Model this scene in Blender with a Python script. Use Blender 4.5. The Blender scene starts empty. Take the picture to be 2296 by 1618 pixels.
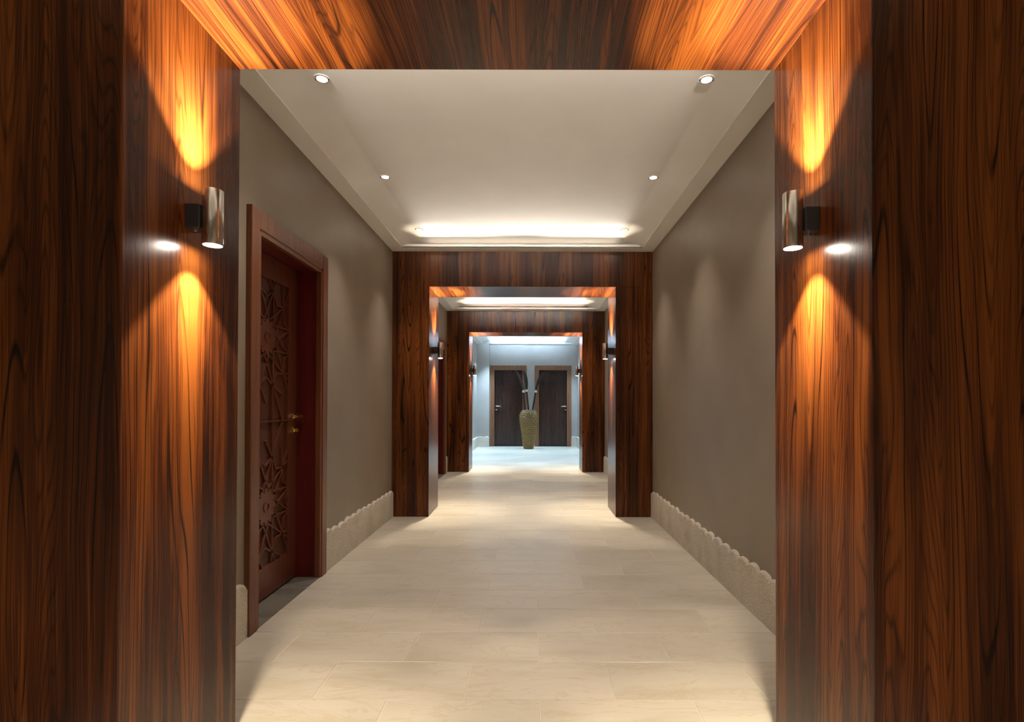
import bpy, bmesh, math, random
from mathutils import Vector, Matrix
random.seed(7)
sc = bpy.context.scene
COL = sc.collection
PI = math.pi
R = math.radians

# ------------------------------------------------------------------ camera, world, exposure
CAM = Vector((0.088, 0.0, 1.186))
cd = bpy.data.cameras.new('camera')
cam = bpy.data.objects.new('camera', cd); COL.objects.link(cam)
FPX = 1150.0
PITCH = R(0.55); ROLL = R(0.12)
cd.sensor_fit = 'HORIZONTAL'; cd.sensor_width = 36.0
cd.lens = 36.0 * FPX / 2296.0
cd.shift_x = -42.0 / 2296.0
cd.shift_y = (903.0 - FPX * math.tan(PITCH) - 809.0) / 2296.0
cd.clip_start = 0.02; cd.clip_end = 100
cam.matrix_world = Matrix.Translation(CAM) @ Matrix.Rotation(PI / 2 + PITCH, 4, 'X') @ Matrix.Rotation(ROLL, 4, 'Z')
sc.camera = cam

w = bpy.data.worlds.new('world'); sc.world = w; w.use_nodes = True
w.node_tree.nodes['Background'].inputs[0].default_value = (0.02, 0.02, 0.022, 1)
w.node_tree.nodes['Background'].inputs[1].default_value = 0.2
sc.view_settings.view_transform = 'Standard'
sc.view_settings.look = 'None'
sc.view_settings.exposure = 0.63
sc.view_settings.gamma = 1.0
sc.view_settings.use_curve_mapping = False

# light levels (watts) -------------------------------------------------------------------
WARM = (1.0, 0.91, 0.79)
HALO = (1.0, 0.85, 0.62)
COOL = (0.50, 0.75, 1.0)
SCONCE_WIDE = 50.0
SCONCE_UP = 80.0
SCONCE_MID = 46.0
SCONCE_CORE = 10.0
DOWN = 40.0
DOWN_NEAR = 100.0       # unseen downlights added behind the camera to light the near portal
COVE = 0.28              # soft part of each trough
COVE_THROW = 2.0         # flat throw along the ceiling
LOBBY_DOWN = 370.0
LOBBY_COVE = 4.0  # cool strips added for the lobby's blue light, whose source is unseen

# ------------------------------------------------------------------ dimensions
HALF = 0.974            # half opening width of the portals
WALL = 1.36             # half corridor width
WNEAR = 1.62            # half width of the bay behind the camera
ZOPEN = 2.40            # opening height
ZLOW = 2.768            # ceiling border
ZRISE = 2.803
ZUP = 2.850             # raised ceiling
PORT = [(1.327, 1.860), (5.350, 5.890), (8.820, 9.350)]
YEND = 14.0
YBACK = -3.2

# ------------------------------------------------------------------ mesh helpers
class MB:
    def __init__(self):
        self.v = []; self.f = []
    def add(self, vs, fs):
        n = len(self.v)
        self.v += [tuple(p) for p in vs]
        self.f += [tuple(i + n for i in f) for f in fs]
        return self
    def box(self, x0, x1, y0, y1, z0, z1):
        vs = [(x0,y0,z0),(x1,y0,z0),(x1,y1,z0),(x0,y1,z0),(x0,y0,z1),(x1,y0,z1),(x1,y1,z1),(x0,y1,z1)]
        return self.add(vs, [(0,3,2,1),(4,5,6,7),(0,1,5,4),(1,2,6,5),(2,3,7,6),(3,0,4,7)])
    def lathe(self, prof, n=32, c=(0,0,0), cap0=False, cap1=False):
        vs = []; fs = []
        m = len(prof)
        for (r, z) in prof:
            for k in range(n):
                a = 2*PI*k/n
                vs.append((c[0]+r*math.cos(a), c[1]+r*math.sin(a), c[2]+z))
        for i in range(m-1):
            for k in range(n):
                k2 = (k+1) % n
                fs.append((i*n+k, i*n+k2, (i+1)*n+k2, (i+1)*n+k))
        if cap0: fs.append(tuple(reversed(range(n))))
        if cap1: fs.append(tuple((m-1)*n+k for k in range(n)))
        return self.add(vs, fs)
    def prism(self, pts, fn, d0, d1):
        """outline pts (a,b); fn(a,b,d)->xyz"""
        n = len(pts)
        vs = [fn(a,b,d0) for a,b in pts] + [fn(a,b,d1) for a,b in pts]
        fs = [tuple(range(n)), tuple(reversed(range(n, 2*n)))]
        for i in range(n):
            j = (i+1) % n
            fs.append((i, i+n, j+n, j))
        return self.add(vs, fs)
    def tube(self, path, rads, n=12, flat=1.0):
        vs = []; fs = []
        path = [Vector(p) for p in path]
        for i, p in enumerate(path):
            t = (path[min(i+1, len(path)-1)] - path[max(i-1, 0)]).normalized()
            a = t.cross(Vector((0,1,0)))
            if a.length < 1e-4: a = t.cross(Vector((1,0,0)))
            a.normalize(); b = t.cross(a).normalized()
            for k in range(n):
                th = 2*PI*k/n
                vs.append(p + a*math.cos(th)*rads[i] + b*math.sin(th)*rads[i]*flat)
        for i in range(len(path)-1):
            for k in range(n):
                k2 = (k+1) % n
                fs.append((i*n+k, i*n+k2, (i+1)*n+k2, (i+1)*n+k))
        fs.append(tuple(reversed(range(n))))
        fs.append(tuple((len(path)-1)*n+k for k in range(n)))
        return self.add(vs, fs)
    def mesh(self, name, bevel=0.0, smooth=False, segs=1):
        me = bpy.data.meshes.new(name)
        bm = bmesh.new()
        bv = [bm.verts.new(p) for p in self.v]
        for f in self.f:
            try: bm.faces.new([bv[i] for i in f])
            except ValueError: pass
        bmesh.ops.recalc_face_normals(bm, faces=bm.faces[:])
        if bevel > 0:
            bmesh.ops.bevel(bm, geom=bm.edges[:], offset=bevel, segments=segs, affect='EDGES', profile=0.5, clamp_overlap=True)
        bm.to_mesh(me); bm.free()
        if smooth:
            for p in me.polygons: p.use_smooth = True
            try:
                me.set_sharp_from_angle(angle=R(40))
            except Exception: pass
        return me
    def obj(self, name, mat, parent=None, bevel=0.0, smooth=False, segs=1):
        me = self.mesh(name, bevel, smooth, segs)
        me.materials.append(mat)
        o = bpy.data.objects.new(name, me); COL.objects.link(o)
        o.parent = parent
        return o

def empty(name, loc=(0,0,0), rz=0.0):
    o = bpy.data.objects.new(name, None); COL.objects.link(o)
    o.location = loc; o.rotation_euler = (0,0,rz); o.empty_display_size = 0.1
    return o
def tag(o, label, cat=None, group=None, kind=None):
    o['label'] = label
    if cat: o['category'] = cat
    if group: o['group'] = group
    if kind: o['kind'] = kind
    return o
def kids(o): return [c for c in bpy.data.objects if c.parent == o]
def copy_tree(o, parent=None):
    ch = kids(o)
    c = o.copy(); COL.objects.link(c)
    if parent: c.parent = parent
    for k in ch: copy_tree(k, c)
    return c

# ------------------------------------------------------------------ materials
class NT:
    def __init__(self, name):
        self.m = bpy.data.materials.new(name); self.m.use_nodes = True
        self.t = self.m.node_tree; self.b = self.t.nodes['Principled BSDF']
    def n(self, typ, **kw):
        nd = self.t.nodes.new(typ)
        for k, v in kw.items(): setattr(nd, k, v)
        return nd
    def l(self, a, b): self.t.links.new(a, b)
    def val(self, sock, v):
        if hasattr(v, 'links') or isinstance(v, bpy.types.NodeSocket): self.l(v, sock)
        else: sock.default_value = v
    def math(self, op, a, b=0.0, c=0.0):
        nd = self.n('ShaderNodeMath', operation=op)
        self.val(nd.inputs[0], a); self.val(nd.inputs[1], b); self.val(nd.inputs[2], c)
        return nd.outputs[0]
    def comb(self, x, y, z):
        nd = self.n('ShaderNodeCombineXYZ')
        self.val(nd.inputs[0], x); self.val(nd.inputs[1], y); self.val(nd.inputs[2], z)
        return nd.outputs[0]
    def noise(self, vec, scale=1.0, detail=2.0, rough=0.5, dist=0.0):
        nd = self.n('ShaderNodeTexNoise')
        self.l(vec, nd.inputs['Vector']); nd.inputs['Scale'].default_value = scale
        nd.inputs['Detail'].default_value = detail; nd.inputs['Roughness'].default_value = rough
        nd.inputs['Distortion'].default_value = dist
        return nd.outputs['Fac']
    def ramp(self, fac, stops):
        nd = self.n('ShaderNodeValToRGB'); self.l(fac, nd.inputs[0])
        e = nd.color_ramp.elements
        while len(e) < len(stops): e.new(0.5)
        for i, (p, c) in enumerate(stops):
            e[i].position = p; e[i].color = (c[0], c[1], c[2], 1)
        return nd.outputs[0]
    def mixc(self, fac, a, b, mode='MIX'):
        nd = self.n('ShaderNodeMix', data_type='RGBA', blend_type=mode)
        self.val(nd.inputs[0], fac)
        for s, v in ((nd.inputs[6], a), (nd.inputs[7], b)):
            if isinstance(v, bpy.types.NodeSocket): self.l(v, s)
            else: s.default_value = (v[0], v[1], v[2], 1)
        return nd.outputs[2]
    def maprange(self, v, a, b, c=0.0, d=1.0, smooth=True):
        nd = self.n('ShaderNodeMapRange'); nd.clamp = True
        if smooth: nd.interpolation_type = 'SMOOTHSTEP'
        self.l(v, nd.inputs[0])
        for i, x in enumerate((a, b, c, d)): nd.inputs[i+1].default_value = x
        return nd.outputs[0]
    def bump(self, h, strength=0.2, dist=0.01):
        nd = self.n('ShaderNodeBump'); nd.inputs['Strength'].default_value = strength
        nd.inputs['Distance'].default_value = dist
        self.l(h, nd.inputs['Height']); self.l(nd.outputs[0], self.b.inputs['Normal'])
    def set(self, **kw):
        for k, v in kw.items():
            s = self.b.inputs[k.replace('_', ' ')]
            self.val(s, (v[0], v[1], v[2], 1) if isinstance(v, tuple) and len(v) == 3 else v)
        return self.m

def wood(name, dark, mid, light, rough=0.26, ring=15.0, figure=5.0, stretch=0.38, fibre=0.35, spec=0.5, world=True, line=0.75):
    t = NT(name)
    if world:
        g = t.n('ShaderNodeNewGeometry'); pos = g.outputs['Position']; nor = g.outputs['True Normal']
    else:
        g = t.n('ShaderNodeTexCoord'); pos = g.outputs['Object']
        nor = t.n('ShaderNodeNewGeometry').outputs['True Normal']
    s = t.n('ShaderNodeSeparateXYZ'); t.l(pos, s.inputs[0])
    sn = t.n('ShaderNodeSeparateXYZ'); t.l(nor, sn.inputs[0])
    X, Y, Z = s.outputs
    hor = t.math('GREATER_THAN', t.math('ABSOLUTE', sn.outputs[2]), 0.7)     # horizontal faces: grain runs along the depth
    inv = t.math('SUBTRACT', 1.0, hor)
    u = t.math('ADD', t.math('MULTIPLY', hor, X), t.math('MULTIPLY', inv, t.math('ADD', X, Y)))
    v = t.math('ADD', t.math('MULTIPLY', hor, Y), t.math('MULTIPLY', inv, Z))
    side = t.math('MULTIPLY', hor, 7.3)
    wob = t.noise(t.comb(t.math('MULTIPLY', u, 4.0), t.math('MULTIPLY', v, 0.9), side), 1.0, 2.0)
    u2 = t.math('ADD', u, t.math('MULTIPLY', t.math('SUBTRACT', wob, 0.5), 0.055))
    F = t.noise(t.comb(t.math('MULTIPLY', u2, figure), t.math('MULTIPLY', v, stretch), side), 1.0, 1.5, 0.4)
    def contour(field, n, width):
        return t.maprange(t.math('ABSOLUTE', t.math('SINE', t.math('MULTIPLY', field, n * PI))), 0.0, width, 1.0, 0.0)
    mod = t.noise(t.comb(t.math('MULTIPLY', u2, 11.0), t.math('MULTIPLY', v, 0.7), 3.1), 1.0, 3.0, 0.6)
    ink1 = t.math('MULTIPLY', contour(F, ring * 2, 0.42), t.maprange(mod, 0.38, 0.62))
    ink2 = t.math('MULTIPLY', contour(t.math('ADD', F, t.math('MULTIPLY', mod, 0.05)), ring * 6, 0.7), t.maprange(mod, 0.62, 0.40))
    shade = t.maprange(t.noise(t.comb(t.math('MULTIPLY', u2, 6.5), t.math('MULTIPLY', v, 0.45), 9.4), 1.0, 3.0, 0.55), 0.36, 0.60)   # dark heartwood flames
    band = t.noise(t.comb(t.math('MULTIPLY', u2, 30.0), t.math('MULTIPLY', v, 0.45), 1.7), 1.0, 4.0, 0.65)
    fib = t.noise(t.comb(t.math('MULTIPLY', u2, 240.0), t.math('MULTIPLY', v, 2.5), 5.0), 1.0, 2.0, 0.6)
    tone = t.math('ADD', t.math('MULTIPLY', band, 1.0 - fibre), t.math('MULTIPLY', fib, fibre))
    tone = t.math('ADD', tone, t.math('MULTIPLY', t.math('SUBTRACT', shade, 0.6), 0.16 * line))
    colr = t.ramp(tone, [(0.32, dark), (0.47, mid), (0.62, light)])
    ink = t.math('MULTIPLY', t.math('MAXIMUM', ink1, t.math('MULTIPLY', ink2, 0.55)), line)
    colr = t.mixc(ink, colr, tuple(c * 0.30 for c in dark))
    t.set(Base_Color=colr, Roughness=rough, Specular_IOR_Level=spec)
    return t.m

M = {}
M['rosewood'] = wood('rosewood_veneer', (0.025, 0.0062, 0.0026), (0.080, 0.0200, 0.0048), (0.205, 0.058, 0.0105), rough=0.27, line=1.0, spec=0.34, stretch=0.24)
M['jamb'] = wood('crimson_jamb', (0.070, 0.006, 0.006), (0.11, 0.009, 0.009), (0.14, 0.014, 0.012), rough=0.38, ring=5, figure=4, line=0.35)
M['recess'] = wood('shaded_carved_ground', (0.05, 0.013, 0.007), (0.075, 0.021, 0.011), (0.10, 0.029, 0.015), rough=0.45, ring=5, figure=4, line=0.35)  # mahogany darkened so recess shade between the straps is in the colour
M['mahogany'] = wood('mahogany', (0.075, 0.020, 0.010), (0.125, 0.034, 0.017), (0.165, 0.047, 0.022), rough=0.34, ring=5, figure=4, line=0.35)
M['casing'] = wood('stained_casing', (0.095, 0.030, 0.012), (0.16, 0.052, 0.020), (0.21, 0.075, 0.030), rough=0.36, ring=5, figure=4, line=0.35)
M['walnut'] = wood('walnut_casing', (0.13, 0.055, 0.026), (0.21, 0.09, 0.042), (0.28, 0.125, 0.06), rough=0.35, ring=5, line=0.3)
M['wenge'] = wood('dark_oak_leaf', (0.013, 0.0055, 0.004), (0.026, 0.011, 0.008), (0.055, 0.025, 0.018), rough=0.27, ring=8, line=0.4, fibre=0.6)

def paint(name, c, rough=0.6, nscale=3.0, var=0.06, bump=0.03):
    t = NT(name); g = t.n('ShaderNodeNewGeometry')
    n1 = t.noise(g.outputs['Position'], nscale, 3.0)
    colr = t.ramp(n1, [(0.3, tuple(x*(1-var) for x in c)), (0.7, tuple(min(1, x*(1+var)) for x in c))])
    t.set(Base_Color=colr, Roughness=rough)
    if bump: t.bump(t.noise(g.outputs['Position'], 260.0, 2.0), bump, 0.002)
    return t.m
M['wall'] = paint('taupe_wall_paint', (0.275, 0.225, 0.178), 0.45)
M['lobby_wall'] = paint('brightened_lobby_paint', (0.40, 0.37, 0.34), 0.45)  # wall paint made paler, standing in for stronger lobby light
M['ceiling'] = paint('white_ceiling_paint', (0.86, 0.845, 0.82), 0.75, var=0.02)
M['bracket'] = paint('dark_bracket_metal', (0.035, 0.032, 0.036), 0.35, var=0.1, bump=0)
M['ring'] = paint('downlight_ring', (0.62, 0.60, 0.56), 0.35, var=0.03, bump=0)
M['binding'] = paint('white_binding', (0.72, 0.70, 0.62), 0.7, nscale=60, var=0.1)

def stone(name, c, rough, vein, bump, bscale, per_tile):
    t = NT(name); g = t.n('ShaderNodeNewGeometry')
    s = t.n('ShaderNodeSeparateXYZ'); t.l(g.outputs['Position'], s.inputs[0])
    rnd = t.n('ShaderNodeObjectInfo').outputs['Random']
    off = t.math('MULTIPLY', rnd, 37.0)
    vec = t.comb(t.math('MULTIPLY', s.outputs[0], 1.6), t.math('MULTIPLY', s.outputs[1], 6.0), t.math('ADD', t.math('MULTIPLY', s.outputs[2], 5.0), off))
    cl = t.noise(vec, 1.0, 6.0, 0.62, 0.5)
    base = t.ramp(cl, [(0.28, tuple(x*y for x, y in zip(c, (0.86, 0.83, 0.77)))), (0.5, c), (0.72, tuple(min(1, x*1.07) for x in c))])
    v2 = t.noise(vec, 1.3, 4.0, 0.6, 1.2)
    ve = t.maprange(t.math('ABSOLUTE', t.math('SUBTRACT', v2, 0.5)), 0.0, 0.025, vein, 0.0)
    base = t.mixc(ve, base, tuple(x*y for x, y in zip(c, (0.78, 0.66, 0.50))))
    if per_tile:
        base = t.mixc(t.math('MULTIPLY', rnd, 0.14), base, tuple(x*y for x, y in zip(c, (0.80, 0.74, 0.68))))
    fine = t.noise(g.outputs['Position'], bscale, 3.0, 0.65)
    t.set(Base_Color=base, Roughness=t.maprange(cl, 0.2, 0.8, rough - 0.06, rough + 0.08))
    t.bump(fine, bump, 0.004 if per_tile else 0.014)
    return t.m
M['tile'] = stone('limestone_tile', (0.56, 0.515, 0.44), 0.34, 0.35, 0.08, 90.0, True)
M['grout'] = paint('pale_grout', (0.66, 0.60, 0.50), 0.8)
M['rough_stone'] = stone('bush_hammered_stone', (0.70, 0.64, 0.555), 0.85, 0.05, 1.0, 70.0, False)
M['grey_marble'] = stone('dark_grey_marble', (0.17, 0.155, 0.135), 0.28, 0.0, 0.15, 60.0, False)

def metal(name, c, rough, aniso=0.0):
    t = NT(name); g = t.n('ShaderNodeNewGeometry')
    s = t.n('ShaderNodeSeparateXYZ'); t.l(g.outputs['Position'], s.inputs[0])
    br = t.noise(t.comb(t.math('MULTIPLY', s.outputs[0], 900.0), t.math('MULTIPLY', s.outputs[1], 900.0), t.math('MULTIPLY', s.outputs[2], 12.0)), 1.0, 2.0)
    t.set(Base_Color=c, Metallic=1.0, Roughness=t.maprange(br, 0.2, 0.8, rough*0.8, rough*1.2))
    return t.m
M['steel'] = metal('brushed_steel', (0.66, 0.63, 0.59), 0.24)
M['brass'] = metal('polished_brass', (0.80, 0.56, 0.22), 0.18)
M['chrome'] = metal('satin_chrome', (0.75, 0.74, 0.72), 0.22)

def glow(name, c, strength):
    t = NT(name)
    t.set(Base_Color=(0.9, 0.9, 0.9), Emission_Color=c, Emission_Strength=strength)
    return t.m
M['lamp_glow'] = glow('lit_sconce_lens', (1.0, 0.90, 0.78), 90.0)
M['down_glow'] = glow('lit_downlight_lens', (1.0, 0.90, 0.74), 30.0)
M['cool_glow'] = glow('lit_cool_lens', (0.72, 0.87, 1.0), 30.0)
M['led_glow'] = glow('led_tape', (1.0, 0.86, 0.68), 2.0)
M['led_cool'] = glow('added_cool_led', (0.66, 0.83, 1.0), 4.0)  # added glow for the lobby troughs

t = NT('woven_rattan'); g = t.n('ShaderNodeTexCoord')
n1 = t.noise(g.outputs['Object'], 60.0, 3.0, 0.6)
t.set(Base_Color=t.ramp(n1, [(0.3, (0.065, 0.034, 0.008)), (0.5, (0.175, 0.100, 0.022)), (0.72, (0.34, 0.21, 0.055))]), Roughness=0.42)
M['rattan'] = t.m
t = NT('dried_dark_pod'); g = t.n('ShaderNodeTexCoord')
n1 = t.noise(g.outputs['Object'], 25.0, 4.0, 0.6)
t.set(Base_Color=t.ramp(n1, [(0.35, (0.006, 0.004, 0.004)), (0.7, (0.02, 0.014, 0.012))]), Roughness=0.5)
M['pod'] = t.m
t = NT('pale_dried_pod'); g = t.n('ShaderNodeTexCoord')
n1 = t.noise(g.outputs['Object'], 25.0, 4.0, 0.6)
t.set(Base_Color=t.ramp(n1, [(0.35, (0.03, 0.02, 0.015)), (0.7, (0.09, 0.06, 0.045))]), Roughness=0.6)
M['pod_pale'] = t.m

# ------------------------------------------------------------------ lights helper
def spot(name, loc, direction, watts, half_deg, blend, radius, color, parent=None):
    ld = bpy.data.lights.new(name, 'SPOT'); ld.energy = watts; ld.color = color
    ld.spot_size = R(half_deg * 2); ld.spot_blend = blend; ld.shadow_soft_size = radius
    o = bpy.data.objects.new(name, ld); COL.objects.link(o)
    o.rotation_euler = Vector(direction).to_track_quat('-Z', 'Y').to_euler()
    o.location = loc; o.parent = parent
    return o
def strip_light(name, loc, direction, sx, sy, watts, spread, color):
    ld = bpy.data.lights.new(name, 'AREA'); ld.shape = 'RECTANGLE'; ld.size = sx; ld.size_y = sy
    ld.energy = watts; ld.color = color; ld.spread = R(spread)
    o = bpy.data.objects.new(name, ld); COL.objects.link(o)
    o.location = loc
    q = Vector(direction).normalized()
    z = -q; x = Vector((1,0,0)); y = z.cross(x).normalized()
    o.rotation_euler = Matrix((x, y, z)).transposed().to_euler()
    return o

# ------------------------------------------------------------------ structure: floor
b = MB(); b.box(-WNEAR, WNEAR, YBACK, YEND+0.3, -0.12, -0.0022)
floor = b.obj('floor', M['grout'])
tag(floor, 'pale beige limestone tile floor of the corridor laid in half bond', kind='structure')
TW, TD, G = 0.61, 0.302, 0.0035
cache = {}
row0 = 2.059 - 2*TD
k = 0
y = row0
while y < YEND - 0.02:
    y1 = min(y + TD, YEND)
    phase = 0.127 if ((k % 2) == 1) else 0.432
    xs = [phase + i*TW for i in range(-5, 6)]
    edges = [-WALL] + [x for x in xs if -WALL + 0.02 < x < WALL - 0.02] + [WALL]
    for a, c in zip(edges[:-1], edges[1:]):
        key = (round(c - a, 3), round(y1 - y, 3))
        if key not in cache:
            hw, hd = key[0]/2 - G/2, key[1]/2 - G/2
            e = 0.0015
            tb = MB()
            vs = [(-hw,-hd,-0.010),(hw,-hd,-0.010),(hw,hd,-0.010),(-hw,hd,-0.010),
                  (-hw,-hd,-e),(hw,-hd,-e),(hw,hd,-e),(-hw,hd,-e),
                  (-hw+e,-hd+e,0),(hw-e,-hd+e,0),(hw-e,hd-e,0),(-hw+e,hd-e,0)]
            fs = [(0,3,2,1),(8,9,10,11)]
            for i in range(4):
                j = (i+1) % 4
                fs += [(i,j,j+4,i+4),(i+4,j+4,j+8,i+8)]
            tb.add(vs, fs)
            me = tb.mesh('tile'); me.materials.append(M['tile']); cache[key] = me
        o = bpy.data.objects.new('tile', cache[key]); COL.objects.link(o)
        o.location = ((a+c)/2, (y+y1)/2, 0.0); o.parent = floor
    y += TD; k += 1

# ------------------------------------------------------------------ structure: walls
DY1, DY2 = 2.600, 7.630        # near edges of the two doors in the left wall
DW, DH = 0.98, 2.197           # outer size over the casing
CW = 0.078                     # casing width
ZT = 3.0
def wall_side(name, sgn, holes, label, y_a=PORT[0][0] + 0.01, y_b=PORT[2][1] - 0.05, mat='wall'):
    pts = [(y_a, -0.1)]
    for h in holes:
        a, c = h + CW - 0.012, h + DW - CW + 0.012
        pts += [(a, -0.1), (a, DH - 0.10 + 0.012), (c, DH - 0.10 + 0.012), (c, -0.1)]
    pts += [(y_b, -0.1), (y_b, ZT), (y_a, ZT)]
    m = MB().prism(pts, lambda a, c, d: (d, a, c), sgn*WALL, sgn*(WALL + 0.30))
    o = m.obj(name, M[mat]); tag(o, label, kind='structure'); return o
wall_side('wall_left', -1, [DY1, DY2], 'taupe painted left wall of the corridor with the carved door in it')
wall_side('wall_right', 1, [], 'plain taupe painted right wall of the corridor')
for nm, sx, lb in (('wall_left', -1, 'left'), ('wall_right', 1, 'right')):
    b = MB().box(min(sx*WNEAR, sx*(WNEAR+0.15)), max(sx*WNEAR, sx*(WNEAR+0.15)), YBACK, PORT[0][0], -0.1, ZT)
    tag(b.obj(nm, M['wall']), f'taupe wall on the {lb} of the bay behind the camera', kind='structure')
wall_side('wall_left', -1, [], 'left wall of the blue-lit lobby past the third portal, brightened in its colour', PORT[2][1] - 0.05, YEND + 0.3, 'lobby_wall')
wall_side('wall_right', 1, [], 'right wall of the blue-lit lobby past the third portal, brightened in its colour', PORT[2][1] - 0.05, YEND + 0.3, 'lobby_wall')
b = MB().box(-WNEAR, WNEAR, YBACK - 0.2, YBACK, -0.1, ZT)
tag(b.obj('wall_near', M['wall']), 'taupe wall closing the corridor behind the camera', kind='structure')
# end wall with two door openings
EL, ER = -1.020, 0.195
EW, EH = 1.00, 2.205
EC = 0.095
pts = [(-WALL, -0.1)]
for h in (EL, ER):
    a, c = h + EC - 0.012, h + EW - EC + 0.012
    pts += [(a, -0.1), (a, EH - 0.10 + 0.012), (c, EH - 0.10 + 0.012), (c, -0.1)]
pts += [(WALL, -0.1), (WALL, ZT), (-WALL, ZT)]
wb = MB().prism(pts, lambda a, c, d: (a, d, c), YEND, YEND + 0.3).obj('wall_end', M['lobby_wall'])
tag(wb, 'blue-lit end wall of the lobby with two dark doors', kind='structure')
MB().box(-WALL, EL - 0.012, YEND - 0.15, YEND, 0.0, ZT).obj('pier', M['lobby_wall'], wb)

# ------------------------------------------------------------------ structure: ceilings
def led(name, y, sgn, mat, col, watts, parent):
    MB().box(-0.98, 0.98, y - 0.006, y + 0.006, ZLOW + 0.009, ZLOW + 0.022).obj(name, mat, parent)
    strip_light('cove_light', (0, y + sgn*0.008, ZRISE + 0.002), (0, sgn, 0.05), 1.96, 0.016, watts, 70, col)
    strip_light('cove_light', (0, y + sgn*0.010, ZRISE + 0.006), (0, sgn, 0.045), 1.96, 0.010, COVE_THROW*(4.0 if watts == LOBBY_COVE else 1.0), 20, col)
def ceiling_section(y0, y1, label, cool=False, ends=(True, True), W=WALL):
    top = MB().box(-W, W, y0, y1, ZUP, ZUP + 0.1).obj('ceiling', M['ceiling'])
    tag(top, label, kind='structure')
    bx, by = 0.135, 0.14
    def ring(pr):
        # closed profile of (inset, z) swept round the four sides of the section
        m = MB(); vs = []; fs = []
        for ins_x, ins_y, z in pr:
            vs += [(-W+ins_x, y0+ins_y, z), (W-ins_x, y0+ins_y, z), (W-ins_x, y1-ins_y, z), (-W+ins_x, y1-ins_y, z)]
        n = len(pr)
        for i in range(n):
            i2 = (i+1) % n
            for k in range(4):
                k2 = (k+1) % 4
                fs.append((i*4+k, i*4+k2, i2*4+k2, i2*4+k))
        return m.add(vs, fs)
    zt = ZLOW + 0.008
    ring([(0, 0, ZLOW), (bx, by, ZLOW), (bx, by, zt), (0, 0, zt)]).obj('ceiling_border', M['ceiling'], top)
    for ya in (y0 + by - 0.012, y1 - by):        # lips of the two light troughs
        MB().box(-W + bx, W - bx, ya, ya + 0.012, ZLOW + 0.001, ZRISE).obj('trough_lip', M['ceiling'], top)
    for sx in (-1, 1):                            # gently curved sides between border and raised ceiling
        m = MB(); vs = []; fs = []; N = 10
        for i in range(N + 1):
            th = PI/2*i/N
            vs += [(sx*(W - bx + 0.002 - 0.22*i/N), y, zt - 0.003 + (ZUP - zt + 0.004)*math.sin(th)) for y in (y0, y1)]
        for i in range(N):
            fs.append((i*2, i*2+1, i*2+3, i*2+2))
        m.add(vs, fs).obj('tray_side', M['ceiling'], top, smooth=True)
    lm, lc, lw = (M['led_cool'], COOL, LOBBY_COVE) if cool else (M['led_glow'], WARM, COVE)
    if ends[0]: led('led_tape', y0 + 0.05, 1, lm, lc, lw, top)
    if ends[1]: led('led_tape', y1 - 0.05, -1, lm, lc, lw, top)
    return top
SEC = [(YBACK, PORT[0][0]), (PORT[0][1], PORT[1][0]), (PORT[1][1], PORT[2][0]), (PORT[2][1], YEND)]
ceiling_section(*SEC[0], 'cream tray ceiling behind the camera', W=WNEAR)
ceiling_section(*SEC[1], 'cream tray ceiling with six downlights between the first two portals')
ceiling_section(*SEC[2], 'cream tray ceiling between the second and third portals')
ceiling_section(*SEC[3], 'blue-white tray ceiling of the lobby beyond the third portal', cool=True)

# ------------------------------------------------------------------ structure: scalloped stone baseboards
def baseboard(name, a0, a1, fn, label, seed):
    rr = random.Random(seed)
    n = max(1, round((a1 - a0) / 0.138)); p = (a1 - a0) / n
    cols = []
    for i in range(n):
        h = 0.252 + rr.uniform(-0.004, 0.004); bh = 0.030 + rr.uniform(-0.005, 0.005); sk = rr.uniform(-0.25, 0.25)
        for j in range(8):
            s = j / 8.0
            tt = min(1, max(0, s + sk * s * (1 - s)))
            z = h + bh * math.sqrt(max(0.0, 1 - (2*tt - 1)**2)) ** 1.1
            cols.append((a0 + (i + s) * p, z + rr.uniform(-0.0015, 0.0015)))
    cols.append((a1, cols[0][1]))
    m = MB(); vs = []; fs = []
    T = 0.020
    for a, z in cols:
        vs += [fn(a, 0.0, 0.0), fn(a, T, 0.0), fn(a, T, z - 0.012), fn(a, T*0.6, z - 0.002), fn(a, 0.0, z)]
    for i in range(len(cols) - 1):
        for q in range(4):
            fs.append((i*5+q, (i+1)*5+q, (i+1)*5+q+1, i*5+q+1))
    fs.append((0,1,2,3,4)); L = (len(cols)-1)*5; fs.append((L+4,L+3,L+2,L+1,L))
    m.add(vs, fs)
    o = m.obj(name, M['rough_stone']); tag(o, label, kind='structure')
    return o
lf = lambda a, d, z: (-WALL + d, a, z)
rf = lambda a, d, z: (WALL - d, a, z)
baseboard('baseboard_left', PORT[0][1], DY1, lf, 'short scalloped stone baseboard left of the carved door', 1)
baseboard('baseboard_left', DY1 + DW, PORT[1][0], lf, 'scalloped stone baseboard between the carved door and the second portal', 2)
baseboard('baseboard_left', PORT[1][1], DY2, lf, 'scalloped stone baseboard on the left beyond the second portal', 3)
baseboard('baseboard_left', DY2 + DW, PORT[2][0], lf, 'stub of scalloped baseboard at the left foot of the third portal', 4)
baseboard('baseboard_left', PORT[2][1], YEND - 0.15, lf, 'scalloped stone baseboard along the left side of the lobby', 5)
baseboard('baseboard_right', PORT[0][1], PORT[1][0], rf, 'long scalloped stone baseboard on the right between the first two portals', 6)
baseboard('baseboard_right', PORT[1][1], PORT[2][0], rf, 'scalloped stone baseboard on the right beyond the second portal', 7)
baseboard('baseboard_right', PORT[2][1], YEND, rf, 'scalloped stone baseboard along the right side of the lobby', 8)
baseboard('baseboard_end', -WALL + 0.021, EL - 0.012, lambda a, d, z: (a, YEND - 0.15 - d, z), 'scalloped baseboard on the pier left of the left end door', 9)
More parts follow.
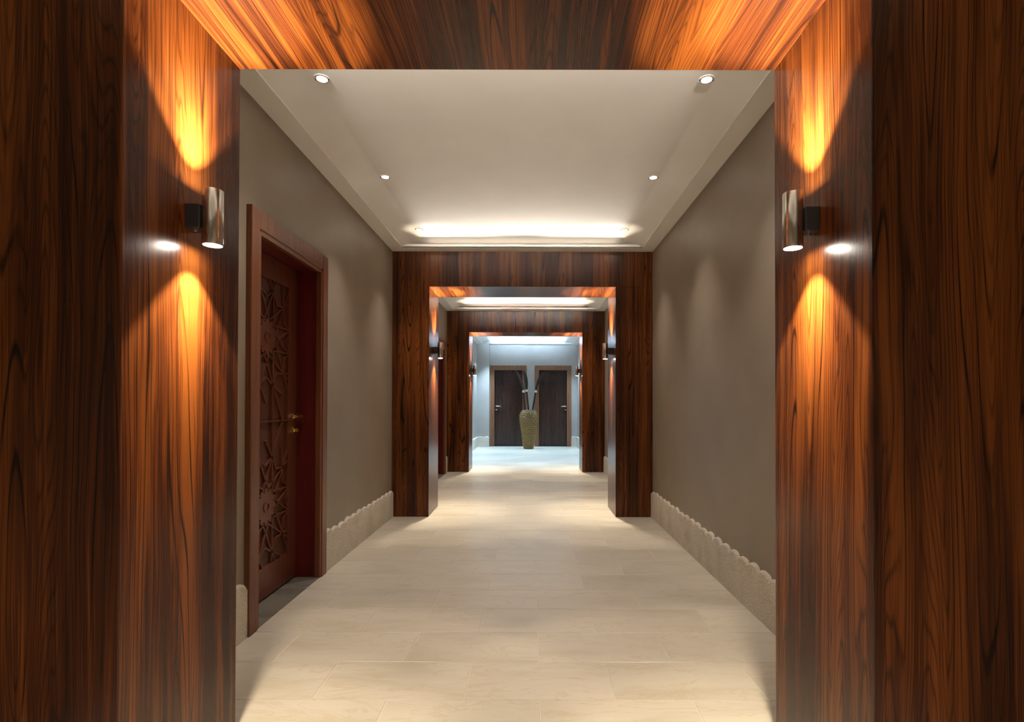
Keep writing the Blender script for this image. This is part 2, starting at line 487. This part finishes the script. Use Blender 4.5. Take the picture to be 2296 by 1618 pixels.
baseboard('baseboard_end', EL + EW, ER, lambda a, d, z: (a, YEND - d, z), 'scalloped baseboard between the two end doors behind the vase', 10)
baseboard('baseboard_end', ER + EW, WALL - 0.021, lambda a, d, z: (a, YEND - d, z), 'scalloped baseboard right of the right end door', 11)

# ------------------------------------------------------------------ portals
PL = ['large dark rosewood portal nearest the camera, framing the whole picture',
      'dark rosewood portal halfway down the corridor, beyond the carved door',
      'smallest dark rosewood portal, farthest away at the lobby entrance']
for (y0, y1), lab in zip(PORT, PL):
    p = empty('wood_portal', (0, (y0+y1)/2, 0)); tag(p, lab, 'portal', 'rosewood portals along the corridor')
    d = (y1 - y0) / 2
    for sx in (-1, 1):
        x0, x1 = sorted((sx*HALF, sx*(WNEAR if y0 < 2 else WALL)))
        if y0 < 2:      # the near portal's cheeks run on past the corridor wall, the back halves stop at it
            ws = sx*WALL
            MB().prism([(sx*HALF, -d), (sx*WNEAR, -d), (sx*WNEAR, -d + 0.01), (ws, -d + 0.01), (ws, d), (sx*HALF, d)], lambda a, c, z: (a, c, z), 0, ZOPEN).obj('side_panel', M['rosewood'], p, bevel=0.0018)
            continue
        MB().box(x0, x1, -d, d, 0, ZOPEN).obj('side_panel', M['rosewood'], p, bevel=0.0018)
    W_ = WNEAR if y0 < 2 else WALL
    if y0 < 2:
        MB().prism([(-W_, -d), (W_, -d), (W_, -d + 0.01), (WALL, -d + 0.01), (WALL, d), (-WALL, d), (-WALL, -d + 0.01), (-W_, -d + 0.01)], lambda a, c, z: (a, c, z), ZOPEN, ZT).obj('lintel', M['rosewood'], p, bevel=0.0018)
    else:
        MB().box(-WALL, WALL, -d, d, ZOPEN, ZT).obj('lintel', M['rosewood'], p, bevel=0.0018)

# ------------------------------------------------------------------ doors (local: x across, front towards -y, z up)
def bar(m, p, q, wdt, y0, y1):
    p = Vector(p); q = Vector(q); d = (q - p)
    if d.length < 1e-4: return
    d.normalize(); nrm = Vector((-d.y, d.x)) * wdt / 2
    pts = [p - nrm, q - nrm, q + nrm, p + nrm]
    m.prism([(a.x, a.y) for a in pts], lambda a, c, dd: (a, dd, c), y0, y1)
def clip(p, q, x0, x1, z0, z1):
    t0, t1 = 0.0, 1.0
    dx, dz = q[0]-p[0], q[1]-p[1]
    for pp, qq in ((-dx, p[0]-x0), (dx, x1-p[0]), (-dz, p[1]-z0), (dz, z1-p[1])):
        if abs(pp) < 1e-9:
            if qq < 0: return None
        else:
            r_ = qq/pp
            if pp < 0: t0 = max(t0, r_)
            else: t1 = min(t1, r_)
    if t0 >= t1: return None
    return (p[0]+dx*t0, p[1]+dz*t0), (p[0]+dx*t1, p[1]+dz*t1)

def make_handle(parent, hx, hz, yf, sgn, mat):
    """lever + lock cylinder standing proud of the leaf face at local y = yf; the lever points to sgn*x"""
    m = MB()
    n = 20
    def disc(r, ya, yb, cx, cz):
        m.prism([(cx + r*math.cos(2*PI*k/n), cz + r*math.sin(2*PI*k/n)) for k in range(n)], lambda a, c, d: (a, d, c), ya, yb)
    disc(0.026, yf, yf - 0.009, hx, hz)
    disc(0.011, yf - 0.009, yf - 0.052, hx, hz)
    m.tube([(hx - sgn*0.012, yf - 0.052, hz), (hx, yf - 0.056, hz), (hx + sgn*0.05, yf - 0.057, hz + 0.003), (hx + sgn*0.09, yf - 0.054, hz), (hx + sgn*0.125, yf - 0.046, hz - 0.006)],
           [0.010, 0.0115, 0.0095, 0.009, 0.007], 12)
    m.obj('lever_handle', mat, parent, smooth=True)
    m = MB()
    def disc2(r, ya, yb, cx, cz):
        m.prism([(cx + r*math.cos(2*PI*k/n), cz + r*math.sin(2*PI*k/n)) for k in range(n)], lambda a, c, d: (a, d, c), ya, yb)
    disc2(0.026, yf, yf - 0.009, hx, hz - 0.092)
    disc2(0.014, yf - 0.009, yf - 0.022, hx, hz - 0.092)
    m.prism([(hx - 0.004, hz - 0.104), (hx + 0.004, hz - 0.104), (hx + 0.004, hz - 0.080), (hx - 0.004, hz - 0.080)], lambda a, c, d: (a, d, c), yf - 0.022, yf - 0.034)
    m.obj('lock', mat, parent, smooth=True)

def make_door(loc, rz, W, H, C, wood_c, wood_l, handle_side, metal_m, carved, label, name, recess=0.145):
    d = empty(name, loc, rz); tag(d, label, kind='structure')
    PR = 0.030
    MB().box(0, C, -PR, 0.004, 0, H).obj('casing', wood_c, d, bevel=0.003)
    MB().box(W - C, W, -PR, 0.004, 0, H).obj('casing', wood_c, d, bevel=0.003)
    MB().box(C, W - C, -PR + 0.002, 0.004, H - 0.10, H).obj('casing_head', wood_c, d, bevel=0.003)
    # lining of the recess with a stop bead at its front
    ls = 0.014
    MB().box(C - 0.010, C + ls, 0.004, recess + 0.04, 0, H - 0.10).obj('jamb', M['jamb'] if carved else wood_l, d)
    MB().box(W - C - ls, W - C + 0.010, 0.004, recess + 0.04, 0, H - 0.10).obj('jamb', M['jamb'] if carved else wood_l, d)
    MB().box(C - 0.010, W - C + 0.010, 0.004, recess + 0.04, H - 0.114, H - 0.09).obj('jamb_head', M['jamb'] if carved else wood_l, d)
    for xa in (C - 0.002, W - C - ls - 0.010):
        MB().box(xa, xa + ls + 0.012, -PR + 0.006, 0.012, 0, H - 0.112).obj('bead', wood_c, d, bevel=0.002)
    MB().box(C + ls, W - C - ls, -PR + 0.008, 0.012, H - 0.128, H - 0.10).obj('bead', wood_c, d, bevel=0.002)
    x0, x1 = C + ls + 0.002, W - C - ls - 0.002
    z0, z1 = 0.014, H - 0.118
    yf = recess
    cx = (x0 + x1) / 2; zc = 1.07
    leaf = MB()
    if carved:
        px0, px1, pz0, pz1 = cx - 0.275, cx + 0.275, zc - 0.870, zc + 0.870
        O = [(x0,z0),(x1,z0),(x1,z1),(x0,z1)]; I = [(px0,pz0),(px1,pz0),(px1,pz1),(px0,pz1)]
        D = 0.012
        vs = [(a, yf, c) for a, c in O] + [(a, yf, c) for a, c in I] + [(a, yf + D, c) for a, c in I] + [(a, yf + 0.04, c) for a, c in O]
        fs = [(12,15,14,13)]
        for i in range(4):
            j = (i+1) % 4
            fs += [(i, j, j+4, i+4), (i+4, j+4, j+8, i+8), (i, i+12, j+12, j)]
        leaf.add(vs, fs)
    else:
        leaf.box(x0, x1, yf, yf + 0.04, z0, z1)
    lo = leaf.obj('leaf', wood_l if carved else M['wenge'], d)
    if carved:
        m = MB(); wd = 0.0105
        box = (px0, px1, pz0, pz1)
        yb0, yb1 = yf + D + 0.001, yf - 0.0015
        MB().box(px0 - 0.002, px1 + 0.002, yf + D, yf + D + 0.02, pz0 - 0.002, pz1 + 0.002).obj('panel_ground', M['recess'], lo)
        segs = []
        stars = [(cx, zc - 0.513), (cx, zc + 0.513)]
        for (sx, sz) in stars:
            RR = 0.30
            V = [(sx + RR*math.cos(2*PI*(i+0.5)/12), sz + RR*math.sin(2*PI*(i+0.5)/12)) for i in range(12)]
            for i in range(12):
                p, q = Vector(V[i]), Vector(V[(i+5) % 12])
                dd = (q - p).normalized()
                half = (px0, px1, pz0, zc) if sz < zc else (px0, px1, zc, pz1)
                c = clip(tuple(p - dd*0.36), tuple(q + dd*0.36), *half)
                if c: segs.append(c)
                a2 = 2*PI*(i+1)/12; o_ = (sx + 0.245*math.cos(a2), sz + 0.245*math.sin(a2)); f_ = (sx + 0.40*math.cos(a2), sz + 0.40*math.sin(a2))
                for e_ in ((V[i], o_), (o_, V[(i+1) % 12]), (V[i], f_)):
                    c = clip(e_[0], e_[1], *half)
                    if c: segs.append(c)
        segs += [((px0, zc), (px1, zc))]
        for p, q in segs:
            # leave the centre of each star free for the rosette plate
            parts = [(p, q)]
            c = clip(p, q, *box)
            if c: bar(m, c[0], c[1], wd, yb0, yb1)
        m.obj('strapwork', wood_l, lo)
        for (sx, sz) in stars:
            m = MB()
            pts = []
            for i in range(24):
                rr = 0.118 if i % 2 == 0 else 0.088
                a = 2*PI*i/24
                pts.append((sx + rr*math.cos(a), sz + rr*math.sin(a)))
            m.prism(pts, lambda a, c, dd: (a, dd, c), yb0, yf - 0.004)
            ro = m.obj('rosette', wood_l, lo)
            m = MB()
            ring_o = [(sx + 0.034*math.cos(2*PI*i/20), sz + 0.034*math.sin(2*PI*i/20)) for i in range(20)]
            ring_i = [(sx + 0.024*math.cos(2*PI*i/20), sz + 0.024*math.sin(2*PI*i/20)) for i in range(20)]
            vs = [(a, yf - 0.004, c) for a, c in ring_o] + [(a, yf - 0.010, c) for a, c in ring_o] + [(a, yf - 0.010, c) for a, c in ring_i] + [(a, yf - 0.004, c) for a, c in ring_i]
            fs = []
            for i in range(20):
                j = (i+1) % 20
                for q in range(3):
                    fs.append((q*20+i, q*20+j, (q+1)*20+j, (q+1)*20+i))
            m.add(vs, fs); m.obj('rosette_ring', wood_l, lo)
    hx = x1 - 0.035 if handle_side > 0 else x0 + 0.055
    make_handle(lo, hx, 1.092, yf, -handle_side, metal_m)
    th = MB().box(C, W - C, -0.02, recess + 0.05, -0.002, 0.004).obj('threshold', M['grey_marble'], d)
    th['label'] = 'dark grey marble threshold slab'
    return d

make_door((-WALL, DY1, 0), PI/2, DW, DH, CW, M['casing'], M['mahogany'], 1, M['brass'], True,
          'reddish mahogany door with carved star strapwork, set in the near left wall', 'door_1')
make_door((-WALL, DY2, 0), PI/2, DW, DH, CW, M['casing'], M['mahogany'], 1, M['brass'], True,
          'dark red door in the left wall, seen edge-on beyond the second portal', 'door_2')
make_door((EL, YEND, 0), 0, EW, EH, EC, M['walnut'], M['walnut'], -1, M['chrome'], False,
          'dark plain end door left of the vase, with its lever on the left', 'door_3', recess=0.10)
make_door((ER, YEND, 0), 0, EW, EH, EC, M['walnut'], M['walnut'], 1, M['chrome'], False,
          'dark plain end door right of the vase, with its lever on the right', 'door_4', recess=0.10)

# ------------------------------------------------------------------ wall sconces (local +x = away from the jamb)
TR, TH = 0.0295, 0.172
def make_sconce():
    s = empty('wall_sconce')
    OFF = 0.070
    h = TH / 2
    prof = [(TR-0.004, -h+0.004), (TR-0.003, -h), (TR-0.0008, -h), (TR, -h+0.0012), (TR, h-0.0012), (TR-0.0008, h), (TR-0.003, h), (TR-0.004, h-0.004), (TR-0.004, h-0.03), (TR-0.004, -h+0.03), (TR-0.004, -h+0.004)]
    MB().lathe(prof, 48, (OFF, 0, 0)).obj('tube', M['steel'], s, smooth=True)
    for sg, nm in ((-1, 'lens'), (1, 'lens')):
        MB().lathe([(0.0005, sg*(h - 0.0035)), (TR-0.0042, sg*(h-0.0035)), (TR-0.0042, sg*(h-0.012)), (0.0005, sg*(h-0.012))] if sg > 0 else [(0.0005, sg*(h + 0.0028)), (TR*0.45, sg*(h + 0.0022)), (TR*0.75, sg*(h + 0.0005)), (TR-0.0042, sg*(h-0.003)), (TR-0.0042, sg*(h-0.012)), (0.0005, sg*(h-0.012))], 32, (OFF, 0, 0)).obj(nm, M['lamp_glow'], s)
    br = MB().box(0.0, OFF - TR + 0.004, -0.027, 0.027, -0.038, 0.036).obj('bracket', M['bracket'], s, bevel=0.002)
    MB().lathe([(0.0005, -0.045), (0.005, -0.044), (0.006, -0.0405), (0.006, -0.0375)], 16, (0.018, -0.004, 0)).obj('screw', M['steel'], br, smooth=True)
    for sg in (-1, 1):
        z = sg*(h + 0.006)
        spot('sconce_lamp', (OFF, 0, z), (0, 0, sg), SCONCE_WIDE, 43, 0.22, 0.026, HALO, s)
        spot('sconce_lamp', (OFF, 0, z), (0, 0, sg), SCONCE_UP if sg > 0 else SCONCE_MID, 29, 0.6, 0.022, HALO, s)
        if sg < 0: spot('sconce_lamp', (OFF, 0, z), (0, 0, sg), SCONCE_CORE, 14, 0.5, 0.022, HALO, s)
    return s
proto = make_sconce()
SL = [['steel up-and-down wall sconce on the left jamb of the nearest portal', 'steel up-and-down wall sconce on the right jamb of the nearest portal'],
      ['small steel wall sconce on the left jamb of the middle portal', 'small steel wall sconce on the right jamb of the middle portal'],
      ['tiny steel wall sconce on the left jamb of the farthest portal', 'tiny steel wall sconce on the right jamb of the farthest portal']]
for i, (y0, y1) in enumerate(PORT):
    for j, sx in enumerate((-1, 1)):
        s = proto if (i == 0 and j == 0) else copy_tree(proto)
        s.location = (sx*HALF, (y0+y1)/2, 1.760 if j == 0 else 1.755)
        s.rotation_euler = (0, 0, 0 if sx < 0 else PI)
        tag(s, SL[i][j], 'lamp', 'up-and-down wall sconces on the portal jambs')

# ------------------------------------------------------------------ recessed downlights
def make_down(cool, watts):
    d = empty('recessed_downlight')
    MB().lathe([(0.024, 0.0), (0.027, -0.004), (0.038, -0.004), (0.041, 0.0)], 32).obj('ring', M['ring'], d, smooth=True)
    MB().lathe([(0.0005, -0.002), (0.0245, -0.002), (0.0245, -0.0005), (0.0005, -0.0005)], 24).obj('lens', M['cool_glow' if cool else 'down_glow'], d)
    for a in (-1, 1):
        MB().box(min(a*0.030, a*0.036), max(a*0.030, a*0.036), -0.004, 0.004, -0.007, -0.0035).obj('clip', M['bracket'], d)
    spot('downlight_lamp', (0, 0, -0.012), (0, 0, -1), watts, 35, 1.0, 0.02, COOL if cool else WARM, d)
    return d
pw = make_down(False, DOWN); first = True
D1 = [2.62, 3.765, 4.91]
WHERE = ['first pair nearest the camera', 'middle pair', 'far pair above the second portal']
for k, yy in enumerate(D1):
    for sx, sd in ((-1, 'left'), (1, 'right')):
        o = pw if first else copy_tree(pw); first = False
        o.location = (sx*0.988, yy, ZUP)
        tag(o, f'small round ceiling downlight, the {sd} one of the {WHERE[k]}', 'light', 'downlights in the tray ceilings')
for yy in (6.16, 7.28, 8.42):
    for sx, sd in ((-1, 'left'), (1, 'right')):
        o = copy_tree(pw); o.location = (sx*0.94, yy, ZUP)
        w_ = 'in front of the third portal' if yy > 8 else ('hidden above the second portal' if yy < 7 else 'midway beyond the second portal')
        tag(o, f'tiny ceiling downlight on the {sd}, {w_}', 'light', 'downlights in the tray ceilings')
pn = make_down(False, DOWN_NEAR); first = True  # out of view, added to brighten the near portal faces
for yy in (-1.7, -0.75, 0.2):
    for sx, sd in ((-1, 'left'), (1, 'right')):
        o = pn if first else copy_tree(pn); first = False; o.location = (sx*0.988, yy, ZUP)
        tag(o, f'added unseen ceiling downlight on the {sd} in the bay behind the camera, ' + {-1.7: 'farthest back', -0.75: 'middle one', 0.2: 'nearest the first portal'}[yy], 'light', 'downlights in the tray ceilings')
pc = make_down(True, LOBBY_DOWN); first = True
for yy in (10.2, 11.9, 13.42):
    for sx, sd in ((-0.98, 'left'), (1.08, 'right')):
        o = pc if first else copy_tree(pc); first = False
        o.location = (sx, yy, ZUP)
        w_ = 'by the end wall' if yy > 13 else ('just past the third portal' if yy < 11 else 'midway down the lobby')
        tag(o, f'cool white lobby downlight on the {sd}, {w_}', 'light', 'downlights in the lobby ceiling')

# ------------------------------------------------------------------ woven vase with three dried stems
VX, VY = 0.035, 13.30
prof = [(0.115,0.0),(0.128,0.06),(0.150,0.20),(0.178,0.40),(0.205,0.58),(0.226,0.74),(0.232,0.82),(0.222,0.89),(0.195,0.95),(0.165,0.985),(0.150,0.992)]
def rad(z):
    for (r0, z0), (r1, z1) in zip(prof[:-1], prof[1:]):
        if z0 <= z <= z1: return r0 + (r1 - r0)*(z - z0)/(z1 - z0)
    return prof[-1][0]
vase = empty('woven_vase', (VX, VY, 0)); tag(vase, 'tall olive brown woven rattan vase standing before the end doors', 'vase')
m = MB(); rows = 21; sub = 5; n = 96; vs = []; fs = []
tot = rows*sub + 1
for i in range(tot):
    z = 0.992*i/(tot-1); row = i // sub; s = (i % sub)/sub
    for k in range(n):
        a = 2*PI*k/n
        bulge = 0.018*math.sin(PI*s)*(0.55 + 0.45*math.cos(a*16 + (PI if row % 2 else 0)))
        r = rad(z) + bulge
        vs.append((r*math.cos(a), r*math.sin(a), z))
for i in range(tot-1):
    for k in range(n):
        k2 = (k+1) % n; fs.append((i*n+k, i*n+k2, (i+1)*n+k2, (i+1)*n+k))
fs.append(tuple(reversed(range(n))))
m.add(vs, fs); m.obj('body', M['rattan'], vase)
MB().lathe([(0.150,0.985),(0.158,1.0),(0.150,1.008),(0.136,1.004),(0.130,0.985),(0.125,0.80)], 64).obj('rim', M['rattan'], vase, smooth=True)

def stem_thing(label, base, band, mid, top, pale, wide):
    o = empty('dried_stem', (VX + base[0], VY + base[1], base[2])); tag(o, label, 'dried stem', 'dried stems in the woven vase')
    L = lambda p: (p[0]-base[0], p[1]-base[1], p[2]-base[2])
    B, T, Mi = L(band), L(top), L(mid)
    lo = [tuple((1-s)*0 + s*B[i] for i in range(3)) for s in (0, .25, .5, .75, 1.0)]
    MB().tube(lo, [0.020, 0.022, 0.022, 0.021, 0.022], 12).obj('stalk', M['pod'], o, smooth=True)
    q = lambda s: tuple((1-s)**2*B[i] + 2*s*(1-s)*Mi[i] + s*s*T[i] for i in range(3))
    ss = [i/10 for i in range(11)]
    rr = [0.022, 0.026, 0.031, 0.035, 0.038, 0.039, 0.038, 0.035, 0.029, 0.020, 0.006]
    MB().tube([q(s) for s in ss], [r*wide for r in rr], 14, 0.5).obj('pod', M['pod_pale'] if pale else M['pod'], o, smooth=True)
    d = (Vector(q(0.06)) - Vector(lo[3])).normalized()
    c = Vector(B)
    MB().tube([c - d*0.030, c - d*0.024, c + d*0.024, c + d*0.030], [0.025, 0.033, 0.033, 0.025], 14).obj('binding', M['binding'], o, smooth=True)
stem_thing('thin paler stem in the vase curving left across the left end door', (-0.085, -0.02, 0.80), (-0.135, -0.03, 1.485), (-0.17, -0.03, 1.80), (-0.345, -0.04, 2.03), True, 0.8)
stem_thing('dark middle stem in the vase leaning slightly left', (0.015, 0.04, 0.80), (-0.055, 0.05, 1.505), (-0.05, 0.06, 1.80), (-0.135, 0.07, 2.045), False, 1.15)
stem_thing('dark stem in the vase arching right across the right end door', (0.070, -0.01, 0.80), (0.180, -0.02, 1.485), (0.235, -0.03, 1.80), (0.400, -0.05, 1.99), False, 0.95)
